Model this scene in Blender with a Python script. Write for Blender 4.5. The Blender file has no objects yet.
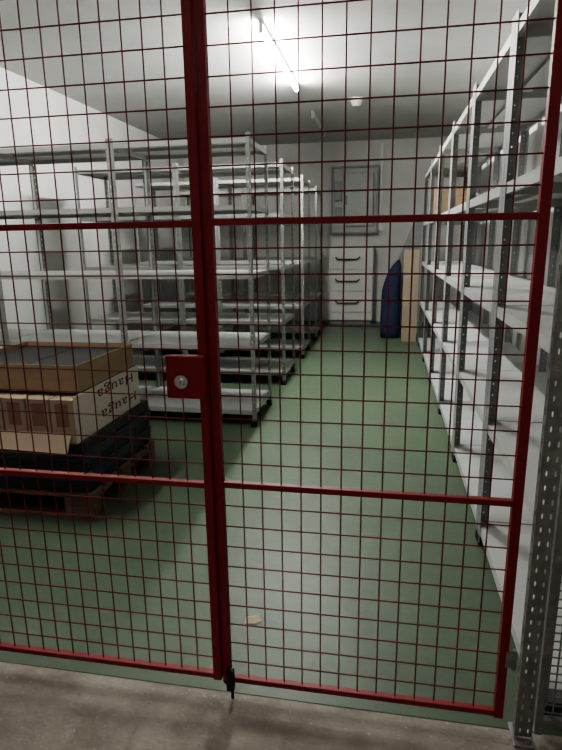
import bpy, math, random
from mathutils import Vector, Matrix
random.seed(4)
S=bpy.context.scene
COL=S.collection

# ---------------------------------------------------------------- materials
def mat(name,c1,c2=None,scale=8,rough=.6,metal=0.,bump=0.,bscale=60,detail=4,rvar=0.,stretch=None,spec=.5,scuff=None):
    m=bpy.data.materials.new(name); m.use_nodes=True
    nt=m.node_tree; N=nt.nodes; L=nt.links
    b=N['Principled BSDF']
    b.inputs['Roughness'].default_value=rough
    b.inputs['Metallic'].default_value=metal
    b.inputs['Specular IOR Level'].default_value=spec
    tc=N.new('ShaderNodeTexCoord'); mp=N.new('ShaderNodeMapping')
    L.new(tc.outputs['Object'],mp.inputs['Vector'])
    if stretch: mp.inputs['Scale'].default_value=stretch
    nz=N.new('ShaderNodeTexNoise'); nz.inputs['Scale'].default_value=scale; nz.inputs['Detail'].default_value=detail
    L.new(mp.outputs[0],nz.inputs['Vector'])
    r=N.new('ShaderNodeValToRGB')
    if c2 is None: c2=tuple(x*.85 for x in c1)
    r.color_ramp.elements[0].position=.35; r.color_ramp.elements[1].position=.65
    r.color_ramp.elements[0].color=(*c2,1); r.color_ramp.elements[1].color=(*c1,1)
    L.new(nz.outputs['Fac'],r.inputs['Fac'])
    colout=r.outputs[0]
    if scuff:
        for (sc,st,lo,hi,col,amt) in scuff:
            m2=N.new('ShaderNodeMapping'); m2.inputs['Scale'].default_value=st; L.new(tc.outputs['Object'],m2.inputs['Vector'])
            n3=N.new('ShaderNodeTexNoise'); n3.inputs['Scale'].default_value=sc; n3.inputs['Detail'].default_value=6; n3.inputs['Roughness'].default_value=.65
            L.new(m2.outputs[0],n3.inputs['Vector'])
            mr=N.new('ShaderNodeMapRange'); mr.inputs['From Min'].default_value=lo; mr.inputs['From Max'].default_value=hi; mr.inputs['To Max'].default_value=amt
            L.new(n3.outputs['Fac'],mr.inputs['Value'])
            mx=N.new('ShaderNodeMix'); mx.data_type='RGBA'
            L.new(mr.outputs[0],mx.inputs[0]); L.new(colout,mx.inputs[6]); mx.inputs[7].default_value=(*col,1)
            colout=mx.outputs[2]
    L.new(colout,b.inputs['Base Color'])
    if rvar:
        mr=N.new('ShaderNodeMapRange'); mr.inputs['To Min'].default_value=max(0,rough-rvar); mr.inputs['To Max'].default_value=rough+rvar
        L.new(nz.outputs['Fac'],mr.inputs['Value']); L.new(mr.outputs[0],b.inputs['Roughness'])
    if bump:
        n2=N.new('ShaderNodeTexNoise'); n2.inputs['Scale'].default_value=bscale; n2.inputs['Detail'].default_value=5
        L.new(mp.outputs[0],n2.inputs['Vector'])
        bp=N.new('ShaderNodeBump'); bp.inputs['Strength'].default_value=bump; bp.inputs['Distance'].default_value=.01
        L.new(n2.outputs['Fac'],bp.inputs['Height']); L.new(bp.outputs[0],b.inputs['Normal'])
    return m
def emis(name,c,s):
    m=bpy.data.materials.new(name); m.use_nodes=True
    b=m.node_tree.nodes['Principled BSDF']
    b.inputs['Base Color'].default_value=(*c,1)
    b.inputs['Emission Color'].default_value=(*c,1); b.inputs['Emission Strength'].default_value=s
    return m
M={}
M['wall']=mat('wall_paint',(.58,.58,.565),(.53,.53,.515),3,.8,bump=.08,bscale=90)
M['ceil']=mat('ceiling_paint',(.50,.50,.49),(.45,.45,.44),2,.85,bump=.15,bscale=40)
M['floor']=mat('green_epoxy_floor',(.098,.137,.090),(.086,.122,.080),1.6,.45,bump=.10,bscale=25,rvar=.08,spec=.36,
    scuff=[(3.5,(1,1.6,1),.60,.78,(.20,.235,.19),.35),(22,(1,.25,1),.64,.72,(.055,.068,.05),.6),(45,(1,1,1),.69,.75,(.30,.32,.28),.55)])
M['conc']=mat('raw_concrete',(.38,.345,.30),(.26,.23,.195),7,.9,bump=.6,bscale=45,detail=8,
    scuff=[(60,(1,1,1),.60,.70,(.62,.58,.52),.6),(30,(1,1,1),.62,.72,(.10,.085,.07),.6)])
M['red']=mat('red_powder_coat',(.25,.008,.017),(.21,.007,.014),20,.5)
M['wire']=mat('dark_red_wire_coat',(.16,.007,.012),(.13,.006,.010),20,.55)
M['steel']=mat('grey_shelf_steel',(.43,.44,.43),(.385,.395,.385),5,.45,metal=.08)
M['steelw']=mat('light_shelf_steel',(.54,.55,.54),(.49,.50,.49),5,.45,metal=.05)
M['post']=mat('galvanised_upright',(.36,.37,.36),(.30,.31,.30),12,.45,metal=.3)
M['postp']=mat('grey_painted_upright',(.31,.32,.315),(.28,.29,.285),8,.5,metal=.15)
M['galv']=mat('galvanised_zinc',(.34,.34,.335),(.24,.24,.235),30,.42,metal=.5)
M['black']=mat('black_plastic',(.015,.015,.016),None,10,.5)
M['dark']=mat('dark_blue_packaging',(.040,.054,.085),(.030,.042,.066),3,.42)
M['dark2']=mat('navy_black_packaging',(.020,.025,.036),(.015,.019,.028),3,.42)
M['card']=mat('brown_cardboard',(.36,.26,.17),(.31,.22,.14),4,.85,stretch=(1,1,6))
M['cardl']=mat('pale_cardboard',(.44,.355,.265),(.40,.32,.235),4,.85)
M['cardp']=mat('small_carton_board',(.42,.32,.25),(.39,.30,.23),4,.8)
M['print']=mat('reddish_label_print',(.30,.17,.125),(.26,.14,.10),6,.75)
M['cream']=mat('cream_carton_print',(.66,.61,.53),(.62,.57,.49),3,.75)
M['ink']=mat('dark_brown_ink',(.08,.025,.025),None,3,.8)
M['wood']=mat('pallet_wood',(.22,.15,.10),(.12,.08,.055),5,.85,stretch=(1,8,8),bump=.2)
M['ply']=mat('pale_plywood',(.35,.29,.215),(.31,.255,.185),4,.7,stretch=(6,6,1))
M['blue']=mat('dark_blue_fabric',(.008,.016,.060),(.005,.010,.038),6,.8,bump=.2,bscale=60)
M['white']=mat('white_lacquer',(.62,.62,.60),(.59,.59,.57),3,.5)
M['plast']=mat('white_plastic',(.72,.72,.70),None,3,.4)
M['cab']=mat('grey_cabinet_paint',(.22,.23,.23),(.19,.20,.20),4,.5)
M['cabf']=mat('mid_grey_frame_paint',(.28,.29,.29),(.25,.26,.26),4,.55)
M['cabl']=mat('light_cabinet_paint',(.42,.43,.42),(.38,.39,.38),4,.55)
M['chrome']=mat('brushed_chrome',(.75,.74,.72),(.6,.6,.58),40,.22,metal=1)
M['paper']=mat('scrap_paper',(.55,.50,.38),(.42,.37,.27),20,.8)
M['tube']=emis('lit_fluorescent_tube',(1.,.985,.94),520)
M['tubefill']=emis('added_fill_tube',(1.,.985,.94),190)  # glow of the added fill batten, out of view
M['tubeoff']=mat('unlit_tube_glass',(.55,.55,.53),None,3,.25)
M['corrfill']=emis('added_fill_panel',(1,.90,.78),5.6)  # glow of the added fill panel behind the camera

# ---------------------------------------------------------------- mesh builder
class MB:
    def __init__(s): s.v=[]; s.f=[]
    def box(s,x0,x1,y0,y1,z0,z1):
        n=len(s.v)
        s.v+=[(x0,y0,z0),(x1,y0,z0),(x1,y1,z0),(x0,y1,z0),(x0,y0,z1),(x1,y0,z1),(x1,y1,z1),(x0,y1,z1)]
        s.f+=[tuple(n+i for i in q) for q in ((0,3,2,1),(4,5,6,7),(0,1,5,4),(1,2,6,5),(2,3,7,6),(3,0,4,7))]
        return s
    def cyl(s,p,q,r,n=12,r2=None):
        p=Vector(p);q=Vector(q);r2=r if r2 is None else r2
        d=(q-p).normalized(); a=d.orthogonal().normalized(); b=d.cross(a)
        k=len(s.v)
        for c,rr in ((p,r),(q,r2)):
            for i in range(n):
                t=2*math.pi*i/n; s.v.append(tuple(c+a*math.cos(t)*rr+b*math.sin(t)*rr))
        for i in range(n):
            j=(i+1)%n; s.f.append((k+i,k+j,k+n+j,k+n+i))
        s.f.append(tuple(k+i for i in reversed(range(n)))); s.f.append(tuple(k+n+i for i in range(n)))
        return s
    def tube(s,pts,r,n=8):
        for a,b in zip(pts[:-1],pts[1:]): s.cyl(a,b,r,n)
        return s
    def quad(s,*p):
        k=len(s.v); s.v+=[tuple(x) for x in p]; s.f.append(tuple(range(k,k+len(p)))); return s
    def mesh(s,name,smooth=False):
        m=bpy.data.meshes.new(name); m.from_pydata(s.v,[],s.f); m.update()
        if smooth:
            for p in m.polygons: p.use_smooth=True
        return m
def obj(name,me,m,parent=None,loc=(0,0,0),bevel=0,**props):
    o=bpy.data.objects.new(name,me); COL.objects.link(o)
    if m is not None and len(me.materials)==0: me.materials.append(m)
    o.location=loc
    if parent: o.parent=parent
    if bevel:
        b=o.modifiers.new('bevel','BEVEL'); b.width=bevel; b.segments=2; b.limit_method='ANGLE'
    for k,v in props.items(): o[k]=v
    return o
def empty(name,loc,label,category,group=None,rot=0):
    o=bpy.data.objects.new(name,None); o.empty_display_size=.1; COL.objects.link(o)
    o.location=loc; o.rotation_euler[2]=rot; o['label']=label; o['category']=category
    if group: o['group']=group
    return o
def copy_thing(src,loc,rot=None):
    c=src.copy(); COL.objects.link(c); c.location=loc
    if rot is not None: c.rotation_euler[2]=rot
    def rec(a,b):
        for ch in list(a.children):
            d=ch.copy(); COL.objects.link(d); d.parent=b; rec(ch,d)
    rec(src,c)
    return c

# ---------------------------------------------------------------- room
XL,XR,YB,YF,H=-3.43,1.02,9.65,-1.8,2.90
def struct(name,args,m): return obj(name,MB().box(*args).mesh(name),m,kind='structure')
struct('floor',(XL-.1,XR+.1,1.40,YB+.1,-.1,0),M['floor'])
struct('floor_corridor',(XL-.1,XR+.1,YF-.1,1.40,-.1,-.002),M['conc'])
struct('ceiling',(XL-.1,XR+.1,YF-.1,YB+.1,H,H+.1),M['ceil'])
struct('wall_back',(XL-.1,XR+.1,YB,YB+.1,0,H),M['wall'])
struct('wall_left',(XL-.1,XL,YF,YB,0,H),M['wall'])
struct('wall_right',(XR,XR+.1,YF,YB,0,H),M['wall'])
struct('wall_front',(XL-.1,XR+.1,YF-.1,YF,0,H),M['wall'])

# ---------------------------------------------------------------- shelving
def flange(mb,axis,sgn,w=.036,pitch=.05,hole=(.010,.022),z0=.02,z1=2.05):
    def P(u,z): return (sgn*u,0,z) if axis=='x' else (0,sgn*u,z)
    k=z0
    while k+pitch<=z1+1e-6:
        c=(pitch-hole[1])/2
        for (u0,u1,a,b) in ((0,w,k,k+c),(0,w,k+pitch-c,k+pitch),(0,(w-hole[0])/2,k+c,k+pitch-c),((w+hole[0])/2,w,k+c,k+pitch-c)):
            mb.quad(P(u0,a),P(u1,a),P(u1,b),P(u0,b))
        k+=pitch
    if k<z1: mb.quad(P(0,k),P(w,k),P(w,z1),P(0,z1))
def uprights(hp,wx,wy,hole):
    U={}
    for sx in (1,-1):
        for sy in (1,-1):
            mb=MB(); flange(mb,'x',sx,wx,hole=hole,z1=hp); flange(mb,'y',sy,wy,hole=hole,z1=hp)
            U[(sx,sy)]=mb.mesh('upright')
    return U
UPL=uprights(2.06,.026,.032,(.007,.014))
UPR=uprights(2.16,.056,.040,(.005,.008))
def shelf_mesh(W,D,lip=.034):
    mb=MB(); t=.0015; i=.003
    mb.box(i,W-i,i,D-i,-t,0)
    mb.box(i,W-i,i,i+t,-lip,-t).box(i,W-i,D-i-t,D-i,-lip,-t)
    mb.box(i,i+t,i+t,D-i-t,-lip,-t).box(W-i-t,W-i,i+t,D-i-t,-lip,-t)
    mb.box(i+t,W-i-t,i+t,i+.018,-lip,-lip+t).box(i+t,W-i-t,D-i-.018,D-i-t,-lip,-lip+t)
    mb.box(.05,W-.05,D*.5-.03,D*.5+.03,-.022,-t)
    return mb.mesh('shelf')
FT=MB().box(-.001,.042,-.001,.010,0.006,.045).box(-.001,.010,.010,.042,0.006,.045).box(-.0015,.046,-.0015,.046,0,.006).mesh('foot')
def unit(W,D,levels,label,group,U,pm,sm,lip=.034):
    e=empty('shelving_unit',(0,0,0),label,'shelf',group)
    sh=shelf_mesh(W,D,lip)
    for z in levels: obj('shelf',sh,sm,e,(0,0,z))
    for x,sx in ((0,1),(W,-1)):
        for y,sy in ((0,1),(D,-1)):
            u=obj('upright',U[(sx,sy)],pm,e,(x,y,0))
            s=u.modifiers.new('thick','SOLIDIFY'); s.thickness=.002; s.offset=0
            f=obj('foot',FT,M['black'],e,(x,y,0)); f.scale=(sx,sy,1)
    return e
ROWL="grey perforated-steel shelving unit with five empty shelves, standing on green floor"
LEVELS=[.13,.62,1.13,1.60,2.03]
WL=1.0;DL=.60
base=unit(WL-.005,DL,LEVELS,ROWL,'free-standing shelving rows',UPL,M['post'],M['steel'])
XE=-.91
first=True
for y in (3.88,5.15,6.42,7.70):
    for k in (1,2):
        loc=(XE-k*WL,y,0)
        if first: base.location=loc; first=False
        else: copy_thing(base,loc)
w2=unit(.47,.60,[.12,.62,1.13,1.60,2.03],"narrow grey steel shelving unit standing against the white side wall",'free-standing shelving rows',UPL,M['post'],M['steel'])
w2.location=(XE-2*WL-.475,3.88,0)
r=unit(1.0-.005,.50,[.10,.58,1.08,1.56,2.12],"grey steel wall shelving unit with empty light shelves",'long wall shelving row',UPR,M['postp'],M['steelw'],.042)
for i,y in enumerate([1.45,2.45,3.45,4.45,5.45,6.45]):
    loc=(XR-.07,y,0)
    if i==0: r.location=loc; r.rotation_euler[2]=math.pi/2
    else: copy_thing(r,loc,math.pi/2)

# ---------------------------------------------------------------- gate
def leaf(name,x0,x1,y,zr,ncol,rows,label):
    e=empty(name,(0,0,0),label,'gate')
    t=.024
    e.location=((x0+x1)/2,y,0)
    cx=(x0+x1)/2; a=x0-cx; b=x1-cx
    for u in (a,b-t):
        obj('stile',MB().box(u,u+t,0,t,zr[0]-.012,zr[-1]+.012).mesh('stile'),M['red'],e,bevel=.002)
    for z in zr:
        obj('rail',MB().box(a+t,b-t,.002,t-.002,z-.008,z+.008).mesh('rail'),M['red'],e,bevel=.002)
    mb=MB(); r_=.0019
    n=ncol
    for i in range(1,n):
        x=a+t+(b-a-2*t)*i/n
        mb.cyl((x,.013,zr[0]),(x,.013,zr[-1]),r_,6)
    for (z0,z1,k) in zip(zr[:-1],zr[1:],rows):
        for i in range(1,k):
            z=z0+(z1-z0)*i/k
            mb.cyl((a+t*.5,.0092,z),(b-t*.5,.0092,z),r_,6)
    obj('wire_mesh',mb.mesh('wire_mesh'),M['wire'],e)
    return e
RX0,RX1,LX0,LX1=-.446,.356,-1.37,-.4475
gr=leaf('gate_leaf',RX0,RX1,1.372,[.068,.70,1.398,2.12],14,[10,11,11],"red steel gate leaf with dark wire mesh beside galvanised post")
gl=leaf('gate_leaf',LX0,LX1,1.360,[.085,.70,1.395,2.12],17,[10,11,11],"red steel gate leaf with wire mesh and red lock box")
lx=(LX0+LX1)/2
def L(x): return x-lx
lock=obj('lock_box',MB().box(L(-.552),L(-.4475),-.024,-.001,.955,1.068).mesh('lock_box'),M['red'],gl,bevel=.003)
mb=MB().cyl((L(-.508),-.034,1.002),(L(-.508),-.025,1.002),.018,28,.020).cyl((L(-.508),-.040,1.002),(L(-.508),-.034,1.002),.009,24,.010)
kn=obj('lock_rosette',mb.mesh('lock_rosette'),M['chrome'],lock,label='round chrome lock cylinder rosette')
obj('keyhole',MB().box(L(-.5088),L(-.5072),-.0408,-.0402,.998,1.006).mesh('keyhole'),M['black'],lock)
rx=(RX0+RX1)/2
bolt=MB().box(-.430-rx,-.408-rx,-.018,-.001,.045,.115).cyl((-.419-rx,.006,.0),(-.419-rx,.006,.06),.005,10).box(-.434-rx,-.402-rx,-.022,-.018,.072,.082)
obj('drop_bolt',bolt.mesh('drop_bolt'),M['black'],gr,bevel=.001,label='dull dark steel drop bolt')
for z in (.22,1.72):
    hb=MB().cyl((.370-rx,.0,z),(.370-rx,.0,z+.06),.006,12).box(.348-rx,.364-rx,-.004,-.0005,z+.006,z+.054)
    obj('hinge',hb.mesh('hinge'),M['galv'],gr,label='galvanised steel hinge')

# galvanised slotted post
pe=empty('fence_post',(.402,1.37,0),"galvanised slotted steel fence post bolted to concrete floor",'post')
def holed(mb,P,w,cols,pitch,z0,z1,hx,hz):
    cw=w/cols; k=z0
    while k+pitch<=z1:
        for c in range(cols):
            u0=c*cw;u1=u0+cw;za=k;zb=k+pitch
            um=(u0+u1)/2;zm=(za+zb)/2
            out=[(u1,zm),(u1,zb),(um,zb),(u0,zb),(u0,zm),(u0,za),(um,za),(u1,za)]
            inn=[(um+hx*math.cos(t*math.pi/4),zm+hz*math.sin(t*math.pi/4)) for t in range(8)]
            for i in range(8):
                j=(i+1)%8
                mb.quad(P(*out[i]),P(*out[j]),P(*inn[j]),P(*inn[i]))
        k+=pitch
mb=MB(); holed(mb,lambda u,z:(-.010+u,0,z),.042,2,.038,.01,2.4,.0026,.008)
o=obj('front_flange',mb.mesh('front_flange'),M['galv'],pe); s=o.modifiers.new('t','SOLIDIFY'); s.thickness=.003
mb=MB(); holed(mb,lambda u,z:(-.010,.001+u,z),.026,1,.038,.01,2.4,.0040,.009)
o=obj('side_flange',mb.mesh('side_flange'),M['galv'],pe); s=o.modifiers.new('t','SOLIDIFY'); s.thickness=.003
obj('base_plate',MB().box(-.02,.034,-.03,.05,0,.006).cyl((.020,-.018,.006),(.020,-.018,.016),.007,6).mesh('base_plate'),M['galv'],pe,bevel=.001)
fe=empty('wire_fence',(.44,1.372,0),"galvanised fixed wire fence section of fine grey mesh",'fence')
mb=MB()
x1=XR-.44-.002
obj('frame',MB().box(0,.02,0,.02,.02,2.3).box(x1-.02,x1,0,.02,0,2.3).box(.02,x1-.02,0,.02,.05,.07).box(.02,x1-.02,0,.02,2.28,2.3).mesh('frame'),M['galv'],fe,bevel=.001)
z=.09
while z<2.28:
    mb.cyl((.01,.008,z),(x1-.01,.008,z),.0022,6); z+=.025
x=.045
while x<x1-.02:
    mb.cyl((x,.0125,.06),(x,.0125,2.29),.0022,6); x+=.025
obj('wire_mesh',mb.mesh('wire_mesh'),M['cab'],fe)

p2=empty('fence_post',(-1.41,1.345,0),"galvanised square steel fence post beside gate leaf",'post')
obj('shaft',MB().box(-.02,.02,0,.04,.008,2.4).mesh('shaft'),M['galv'],p2)
obj('base_plate',MB().box(-.035,.021,-.015,.055,0,.008).mesh('base_plate'),M['galv'],p2)
f3=empty('wire_fence',(-1.446,1.352,0),"red framed wire fence section reaching to side wall",'fence')
w=-XL-1.446-.002
mb=MB(); 
for i in range(1,int(w/.054)): mb.cyl((-i*.054,.013,.07),(-i*.054,.013,2.12),.0019,6)
for i in range(1,32): mb.cyl((-.01,.009,.07+i*.064),(-w+.01,.009,.07+i*.064),.0019,6)
obj('wire_mesh',mb.mesh('wire_mesh'),M['wire'],f3)
obj('frame',MB().box(-.024,0,0,.026,0,2.13).box(-w,-w+.024,0,.026,0,2.13).box(-w+.024,-.024,0,.026,.06,.085).box(-w+.024,-.024,0,.026,2.105,2.13).mesh('frame'),M['red'],f3)

# ---------------------------------------------------------------- pallet & cartons
PX1=-1.40; PX0=PX1-1.2; PY0=2.34; PY1=3.14
pl=empty('pallet',((PX0+PX1)/2,(PY0+PY1)/2,0),"worn wooden pallet carrying dark packages and cartons",'pallet')
hw,hd=.6,.4
mb=MB()
for i in range(5):
    y=-hd+i*(.8-.12)/4; mb.box(-hw,hw,y,y+.12,.122,.144)
obj('top_deck',mb.mesh('top_deck'),M['wood'],pl,bevel=.002)
mb=MB()
for x in (-hw,-.0725,hw-.145): mb.box(x,x+.145,-hd,hd,.100,.122)
obj('stringer_boards',mb.mesh('stringer_boards'),M['wood'],pl,bevel=.002)
for x in (-hw,-.0725,hw-.145):
    for y in (-hd,-.05,hd-.1):
        obj('block',MB().box(x,x+.145,y,y+.1,.022,.100).mesh('block'),M['wood'],pl,bevel=.002)
mb=MB()
for y in (-hd,-.05,hd-.1): mb.box(-hw,hw,y,y+.1,0,.022)
obj('bottom_boards',mb.mesh('bottom_boards'),M['wood'],pl,bevel=.002)
z=.144
for k in range(5):
    h=.054
    for (a,b) in ((PX0+.02,PX0+.60),(PX0+.61,PX1-.006)):
        j=(.004 if k%2 else -.004)*random.uniform(.5,1)
        e=empty('flat_package',((a+b)/2,(PY0+PY1)/2,z),"flat dark blue wrapped package stacked on wooden pallet",'package','dark packages on the pallet')
        bw=(b-a)/2-.006
        obj('wrapped_body',MB().box(-bw+j*.4,bw+j,-.384-j,.384+j,.0,h-.005).mesh('wrapped_body'),M['dark' if (k%2) else 'dark2'],e,bevel=.002)
        obj('band',MB().box(-bw-.001+j*.4,bw+.001+j,.1,.108,.0,h-.0045).mesh('band'),M['cab'],e)
    z+=h
ZT=z-.004
AX0,AX1,AY0,AY1=-2.12,-1.435,2.335,3.05
AH=.235
tr=empty('display_carton',((AX0+AX1)/2,(AY0+AY1)/2,ZT),"open corrugated carton tray with cream printed side and upside-down lettering",'carton')
ax=(AX1-AX0)/2; ay=(AY1-AY0)/2; t=.005
obj('base',MB().box(-ax,ax,-ay,ay,0,t).mesh('base'),M['card'],tr)
obj('printed_side',MB().box(ax-t,ax,-ay,ay,t,AH).mesh('printed_side'),M['cream'],tr)
obj('plain_side',MB().box(-ax,-ax+t,-ay,ay,t,AH).box(-ax+t,ax-t,ay-t,ay,t,AH).mesh('plain_side'),M['card'],tr)
obj('low_front',MB().box(-ax+t,ax-t,-ay,-ay+t,t,.05).mesh('low_front'),M['cardl'],tr)
fl=obj('flap',MB().box(-ax+.02,ax-.03,-.004,0,-.09,0).mesh('flap'),M['cardl'],tr,(0,-ay-.001,.05)); fl.rotation_euler[0]=math.radians(-30); fl.rotation_euler[1]=math.radians(1.5)
def lettering(txt,size,parent,loc,m):
    c=bpy.data.curves.new('lettering','FONT'); c.body=txt; c.size=size; c.align_x='CENTER'; c.align_y='CENTER'; c.extrude=.0006; c.offset=-.0002; c.space_character=1.15
    o=bpy.data.objects.new('lettering',c); COL.objects.link(o)
    dg=bpy.context.evaluated_depsgraph_get(); me=bpy.data.meshes.new_from_object(o.evaluated_get(dg))
    bpy.data.objects.remove(o)
    q=obj('lettering',me,m,parent,loc)
    me.materials.clear(); me.materials.append(m)
    q.rotation_mode='QUATERNION'
    q.rotation_quaternion=Matrix(((0,0,1),(-1,0,0),(0,-1,0))).to_quaternion()
    q.scale=(1.9,1,1)
    return q
lettering('Hauga',.080,tr,(ax+.001,.075,.185),M['ink'])
lettering('Hauga',.080,tr,(ax+.001,.10,.068),M['ink'])
for i in range(5):
    x1_=AX1-.012-i*.128
    e=empty('small_carton',(x1_-.063,AY0+.085,ZT+t),"small pale tan carton standing upright in open tray",'carton','small cartons in the tray')
    obj('carton_body',MB().box(-.061,.061,-.075,.075,0,.212).mesh('carton_body'),M['cardp'],e,bevel=.004)
    obj('printed_panel',MB().box(-.034,.034,-.0760,-.0751,.075,.190).mesh('printed_panel'),M['print'],e)
e=empty('flat_package',((AX0+AX1)/2,AY0+.44,ZT+t),"thick dark package filling the carton tray",'package','dark packages on the pallet')
obj('wrapped_body',MB().box(-ax+.012,ax-.012,-.25,.255,0,AH-t).mesh('wrapped_body'),M['dark'],e,bevel=.004)
obj('band',MB().box(-.01,.01,-.251,.256,-.0,AH-t+.0005).mesh('band'),M['black'],e)
zb=ZT+AH+.001
BX0,BX1,BY0,BY1=-2.13,-1.45,2.41,3.03
ub=empty('open_carton',((BX0+BX1)/2,(BY0+BY1)/2,zb),"low open brown cardboard box filled with black items",'carton')
bx=(BX1-BX0)/2;by=(BY1-BY0)/2;bh=.135
obj('base',MB().box(-bx,bx,-by,by,0,t).mesh('base'),M['card'],ub)
obj('sides',MB().box(-bx,-bx+t,-by,by,t,bh).box(bx-t,bx,-by,by,t,bh).box(-bx+t,bx-t,-by,-by+t,t,bh).box(-bx+t,bx-t,by-t,by,t,bh).mesh('sides'),M['card'],ub)
for i in range(2):
    wd=(2*bx-.03)/2; xx=BX0+.015+i*wd
    e=empty('black_panel',(xx+wd/2,(BY0+BY1)/2,zb+t),"flat black panel lying in open brown box",'panel','black panels in the open carton')
    obj('panel_body',MB().box(-wd/2+.003,wd/2-.003,-by+.012,by-.012,0,bh-.03).mesh('panel_body'),M['black'],e,bevel=.003)

# ---------------------------------------------------------------- far end
dc=empty('drawer_cabinet',(-.60,9.64,0),"white drawer cabinet with black bow handles against back wall",'cabinet')
obj('body',MB().box(-.41,.41,-.34,0,.06,1.27).mesh('body'),M['white'],dc,bevel=.003)
obj('plinth',MB().box(-.39,.39,-.32,-.02,0,.06).mesh('plinth'),M['cab'],dc)
for z in (.20,.55,.90):
    d=obj('drawer',MB().box(-.40,.40,-.36,-.341,z,z+.34).mesh('drawer'),M['white'],dc,bevel=.003)
    zc=z+.19
    pts=[(-.19,-.361,zc),(-.185,-.39,zc-.01),(-.15,-.40,zc-.035),(.15,-.40,zc-.035),(.185,-.39,zc-.01),(.19,-.361,zc)]
    obj('handle',MB().tube(pts,.011).mesh('handle'),M['black'],d)
obj('toe_panel',MB().box(-.40,.40,-.36,-.341,.07,.19).mesh('toe_panel'),M['white'],dc,bevel=.003)
ec=empty('wall_cabinet',(-.52,9.65,1.46),"pale grey metal service cabinet with framed door on white wall",'cabinet')
obj('frame',MB().box(-.38,-.35,-.14,0,0,1.05).box(.35,.38,-.14,0,0,1.05).box(-.35,.35,-.14,0,0,.03).box(-.35,.35,-.14,0,1.02,1.05).mesh('frame'),M['cabf'],ec,bevel=.003)
obj('back_panel',MB().box(-.35,.35,-.09,0,.03,1.02).mesh('back_panel'),M['cabl'],ec)
dr=obj('door',MB().box(-.17,.30,-.15,-.091,.12,.93).mesh('door'),M['cabl'],ec,bevel=.006)
obj('handle',MB().box(-.14,-.115,-.17,-.151,.45,.60).mesh('handle'),M['cab'],dr)
obj('meter',MB().box(-.31,-.21,-.15,-.091,.52,.82).mesh('meter'),M['cabf'],ec,bevel=.004)
obj('meter',MB().box(-.31,-.21,-.14,-.091,.18,.42).mesh('meter'),M['cabf'],ec,bevel=.004)
sk=empty('wall_socket',(-.10,9.65,1.50),"small white cable duct box mounted on white wall",'socket')
obj('duct',MB().box(-.02,.02,-.03,0,.1,1.35).mesh('duct'),M['plast'],sk)
obj('box',MB().box(-.035,.05,-.045,0,0,.1).mesh('box'),M['plast'],sk,bevel=.004)

def blob():
    mb=MB(); nu,nv=24,22
    for j in range(nv+1):
        f=j/nv; z=1.08*math.sin(f*math.pi/2)**.9 if f>0 else 0
        g=z/1.08
        right_=.125+.006*math.sin(g*9)
        left_=-.13-.008*math.sin(g*6)+.19*max(0,(g-.55)/.45)**2.0
        if g>.93: 
            q=(g-.93)/.07; left_+=.02*q; right_-=.02*q
        w_=(right_-left_)/2; cx=(right_+left_)/2
        d_=.10*(1-.6*g**3)
        for i in range(nu):
            a=2*math.pi*i/nu
            c,s_=math.cos(a),math.sin(a)
            mb.v.append((cx+w_*math.copysign(abs(c)**.7,c),.10*g+d_*(1+.04*math.sin(4*a+5*g))*math.copysign(abs(s_)**.7,s_),z))
    for j in range(nv):
        for i in range(nu):
            k=(i+1)%nu; mb.f.append((j*nu+i,j*nu+k,(j+1)*nu+k,(j+1)*nu+i))
    mb.f.append(tuple(reversed(range(nu)))); mb.f.append(tuple(nv*nu+i for i in range(nu)))
    return mb.mesh('padded_bag',True)
bb=obj('padded_bag',blob(),M['blue'],None,(.09,8.05,0),label="dark blue padded fabric bag standing beside plywood sheet",category='bag')
def sheet(name,pr,th,m,loc,**k):
    q=MB(); n=len(pr)
    q.v+=[(x,0,z) for x,z in pr]+[(x,th,z) for x,z in pr]
    q.f+=[tuple(range(n)),tuple(reversed(range(n,2*n)))]
    for i in range(n):
        j=(i+1)%n; q.f.append((i,i+n,j+n,j))
    return obj(name,q.mesh(name),m,None,loc,bevel=.002,**k)
sheet('plywood_sheet',[(0,0),(.20,0),(.20,1.22),(.0,1.22)],.03,M['ply'],(.24,7.70,0),label="pale plywood offcut standing upright on green floor",category='board')
sheet('dark_board',[(0,0),(.36,0),(.36,1.60),(.25,1.60),(.0,.98)],.02,M['cab'],(.14,8.45,0),label="dark grey board with slanted edge behind blue bag",category='board')

e=empty('storage_box',(.70,6.95,1.56),"olive-brown cardboard box on grey metal shelf",'box')
obj('box_body',MB().box(-.18,.18,-.3,.3,0,.34).mesh('box_body'),M['card'],e,bevel=.003)
obj('tape',MB().box(-.03,.03,-.301,.301,0,.341).mesh('tape'),M['cardl'],e)

pp=MB()
P=[(-.028,-.012,.001),(.006,-.018,.004),(.027,-.006,.001),(.020,.013,.007),(-.004,.016,.002),(-.022,.006,.009),(.002,0,.010)]
pp.v+=[(1.25*a,1.4*b,c) for a,b,c in P]
for i in range(6): pp.f.append((i,(i+1)%6,6))
o=obj('paper_scrap',pp.mesh('paper_scrap'),M['paper'],None,(-.44,1.74,0),label="small creased beige paper scrap on green floor",category='paper'); o.rotation_euler[2]=.3
obj('wood_offcut',MB().box(-.05,.07,-.02,.03,0,.20).mesh('wood_offcut'),M['wood'],None,(.60,1.30,0),bevel=.002,label="short wooden offcut standing in front of wire fence",category='wood') 

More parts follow.
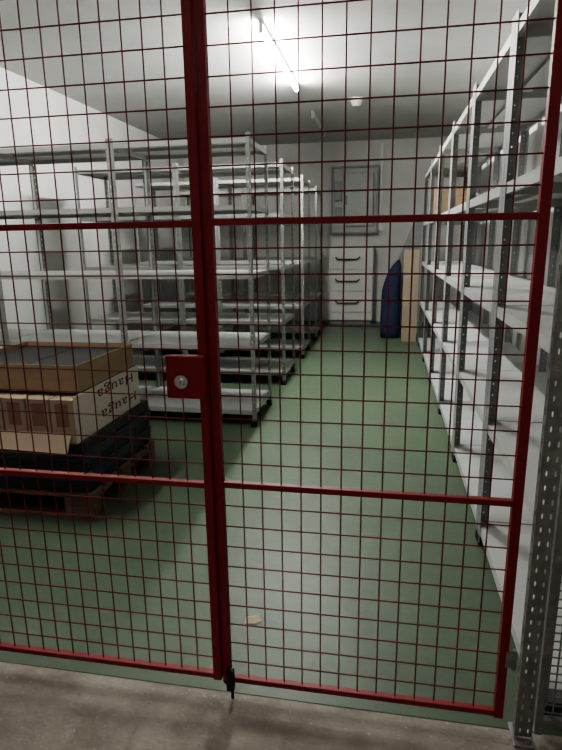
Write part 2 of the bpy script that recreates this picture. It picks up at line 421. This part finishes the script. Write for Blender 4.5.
# ---------------------------------------------------------------- ceiling things
def fixture(loc,length,tubemat,label):
    e=empty('ceiling_light',loc,label,'light')
    l=length/2
    obj('housing',MB().box(-.016,.016,-l,l,-.030,0).mesh('housing'),M['plast'],e,bevel=.004)
    for s_ in (-1,1):
        obj('lamp_holder',MB().box(-.016,.016,min(s_*l,s_*(l-.022)),max(s_*l,s_*(l-.022)),-.085,-.030).mesh('lamp_holder'),M['plast'],e,bevel=.003)
    obj('tube',MB().cyl((0,-l+.022,-.068),(0,l-.022,-.068),.014,16).mesh('tube',False),tubemat,e)
    return e
fixture((-.93,5.25,H),1.70,M['tube'],"bare fluorescent batten light, lit, mounted on ceiling")
fixture((-.93,8.00,H),1.3,M['tubeoff'],"unlit bare fluorescent batten light on ceiling")
fixture((-2.1,2.35,H),1.3,M['tubefill'],"added fill light shaped as a fluorescent batten, out of view above pallet")  # fill lamp added out of view to soften the shadow edge on the left floor
sd=empty('smoke_detector',(-.37,6.90,H),"round white smoke detector mounted on ceiling",'detector')
obj('base',MB().cyl((0,0,-.02),(0,0,0),.09,28).mesh('base'),M['plast'],sd)
obj('sensor_head',MB().cyl((0,0,-.08),(0,0,-.02),.045,28,.075).mesh('sensor_head'),M['cabl'],sd)
cl=empty('ceiling_light',(-.5,-.7,H),"added warm fill panel on corridor ceiling, unseen behind camera",'light')  # unseen panel added behind camera to light the gate frame and concrete
obj('housing',MB().box(-.62,.62,-.17,.17,-.04,0).mesh('housing'),M['plast'],cl)
obj('diffuser',MB().box(-.6,.6,-.15,.15,-.05,-.04).mesh('diffuser'),M['corrfill'],cl)

# ---------------------------------------------------------------- world + camera
w=bpy.data.worlds.new('world'); S.world=w; w.use_nodes=True
w.node_tree.nodes['Background'].inputs[0].default_value=(.02,.02,.022,1)
f=560.; cx,cy=281.,375.
F=Vector((386-cx,240-cy,f)).normalized()
D=Vector((313-cx,2747-cy,f)).normalized()
D=(D-F*D.dot(F)).normalized()
X=D.cross(F)
right=Vector((X.x,F.x,-D.x)); down=Vector((X.y,F.y,-D.y)); fwd=Vector((X.z,F.z,-D.z))
R=Matrix((right,-down,-fwd)).transposed()
cam=bpy.data.cameras.new('camera'); co=bpy.data.objects.new('camera',cam); COL.objects.link(co)
co.matrix_world=Matrix.Translation((0,0,1.35))@R.to_4x4()
cam.sensor_width=36; cam.lens=f/750*36; cam.clip_start=.02
S.camera=co
S.view_settings.view_transform='AgX'
S.view_settings.look='AgX - Medium High Contrast'
S.view_settings.exposure=.38
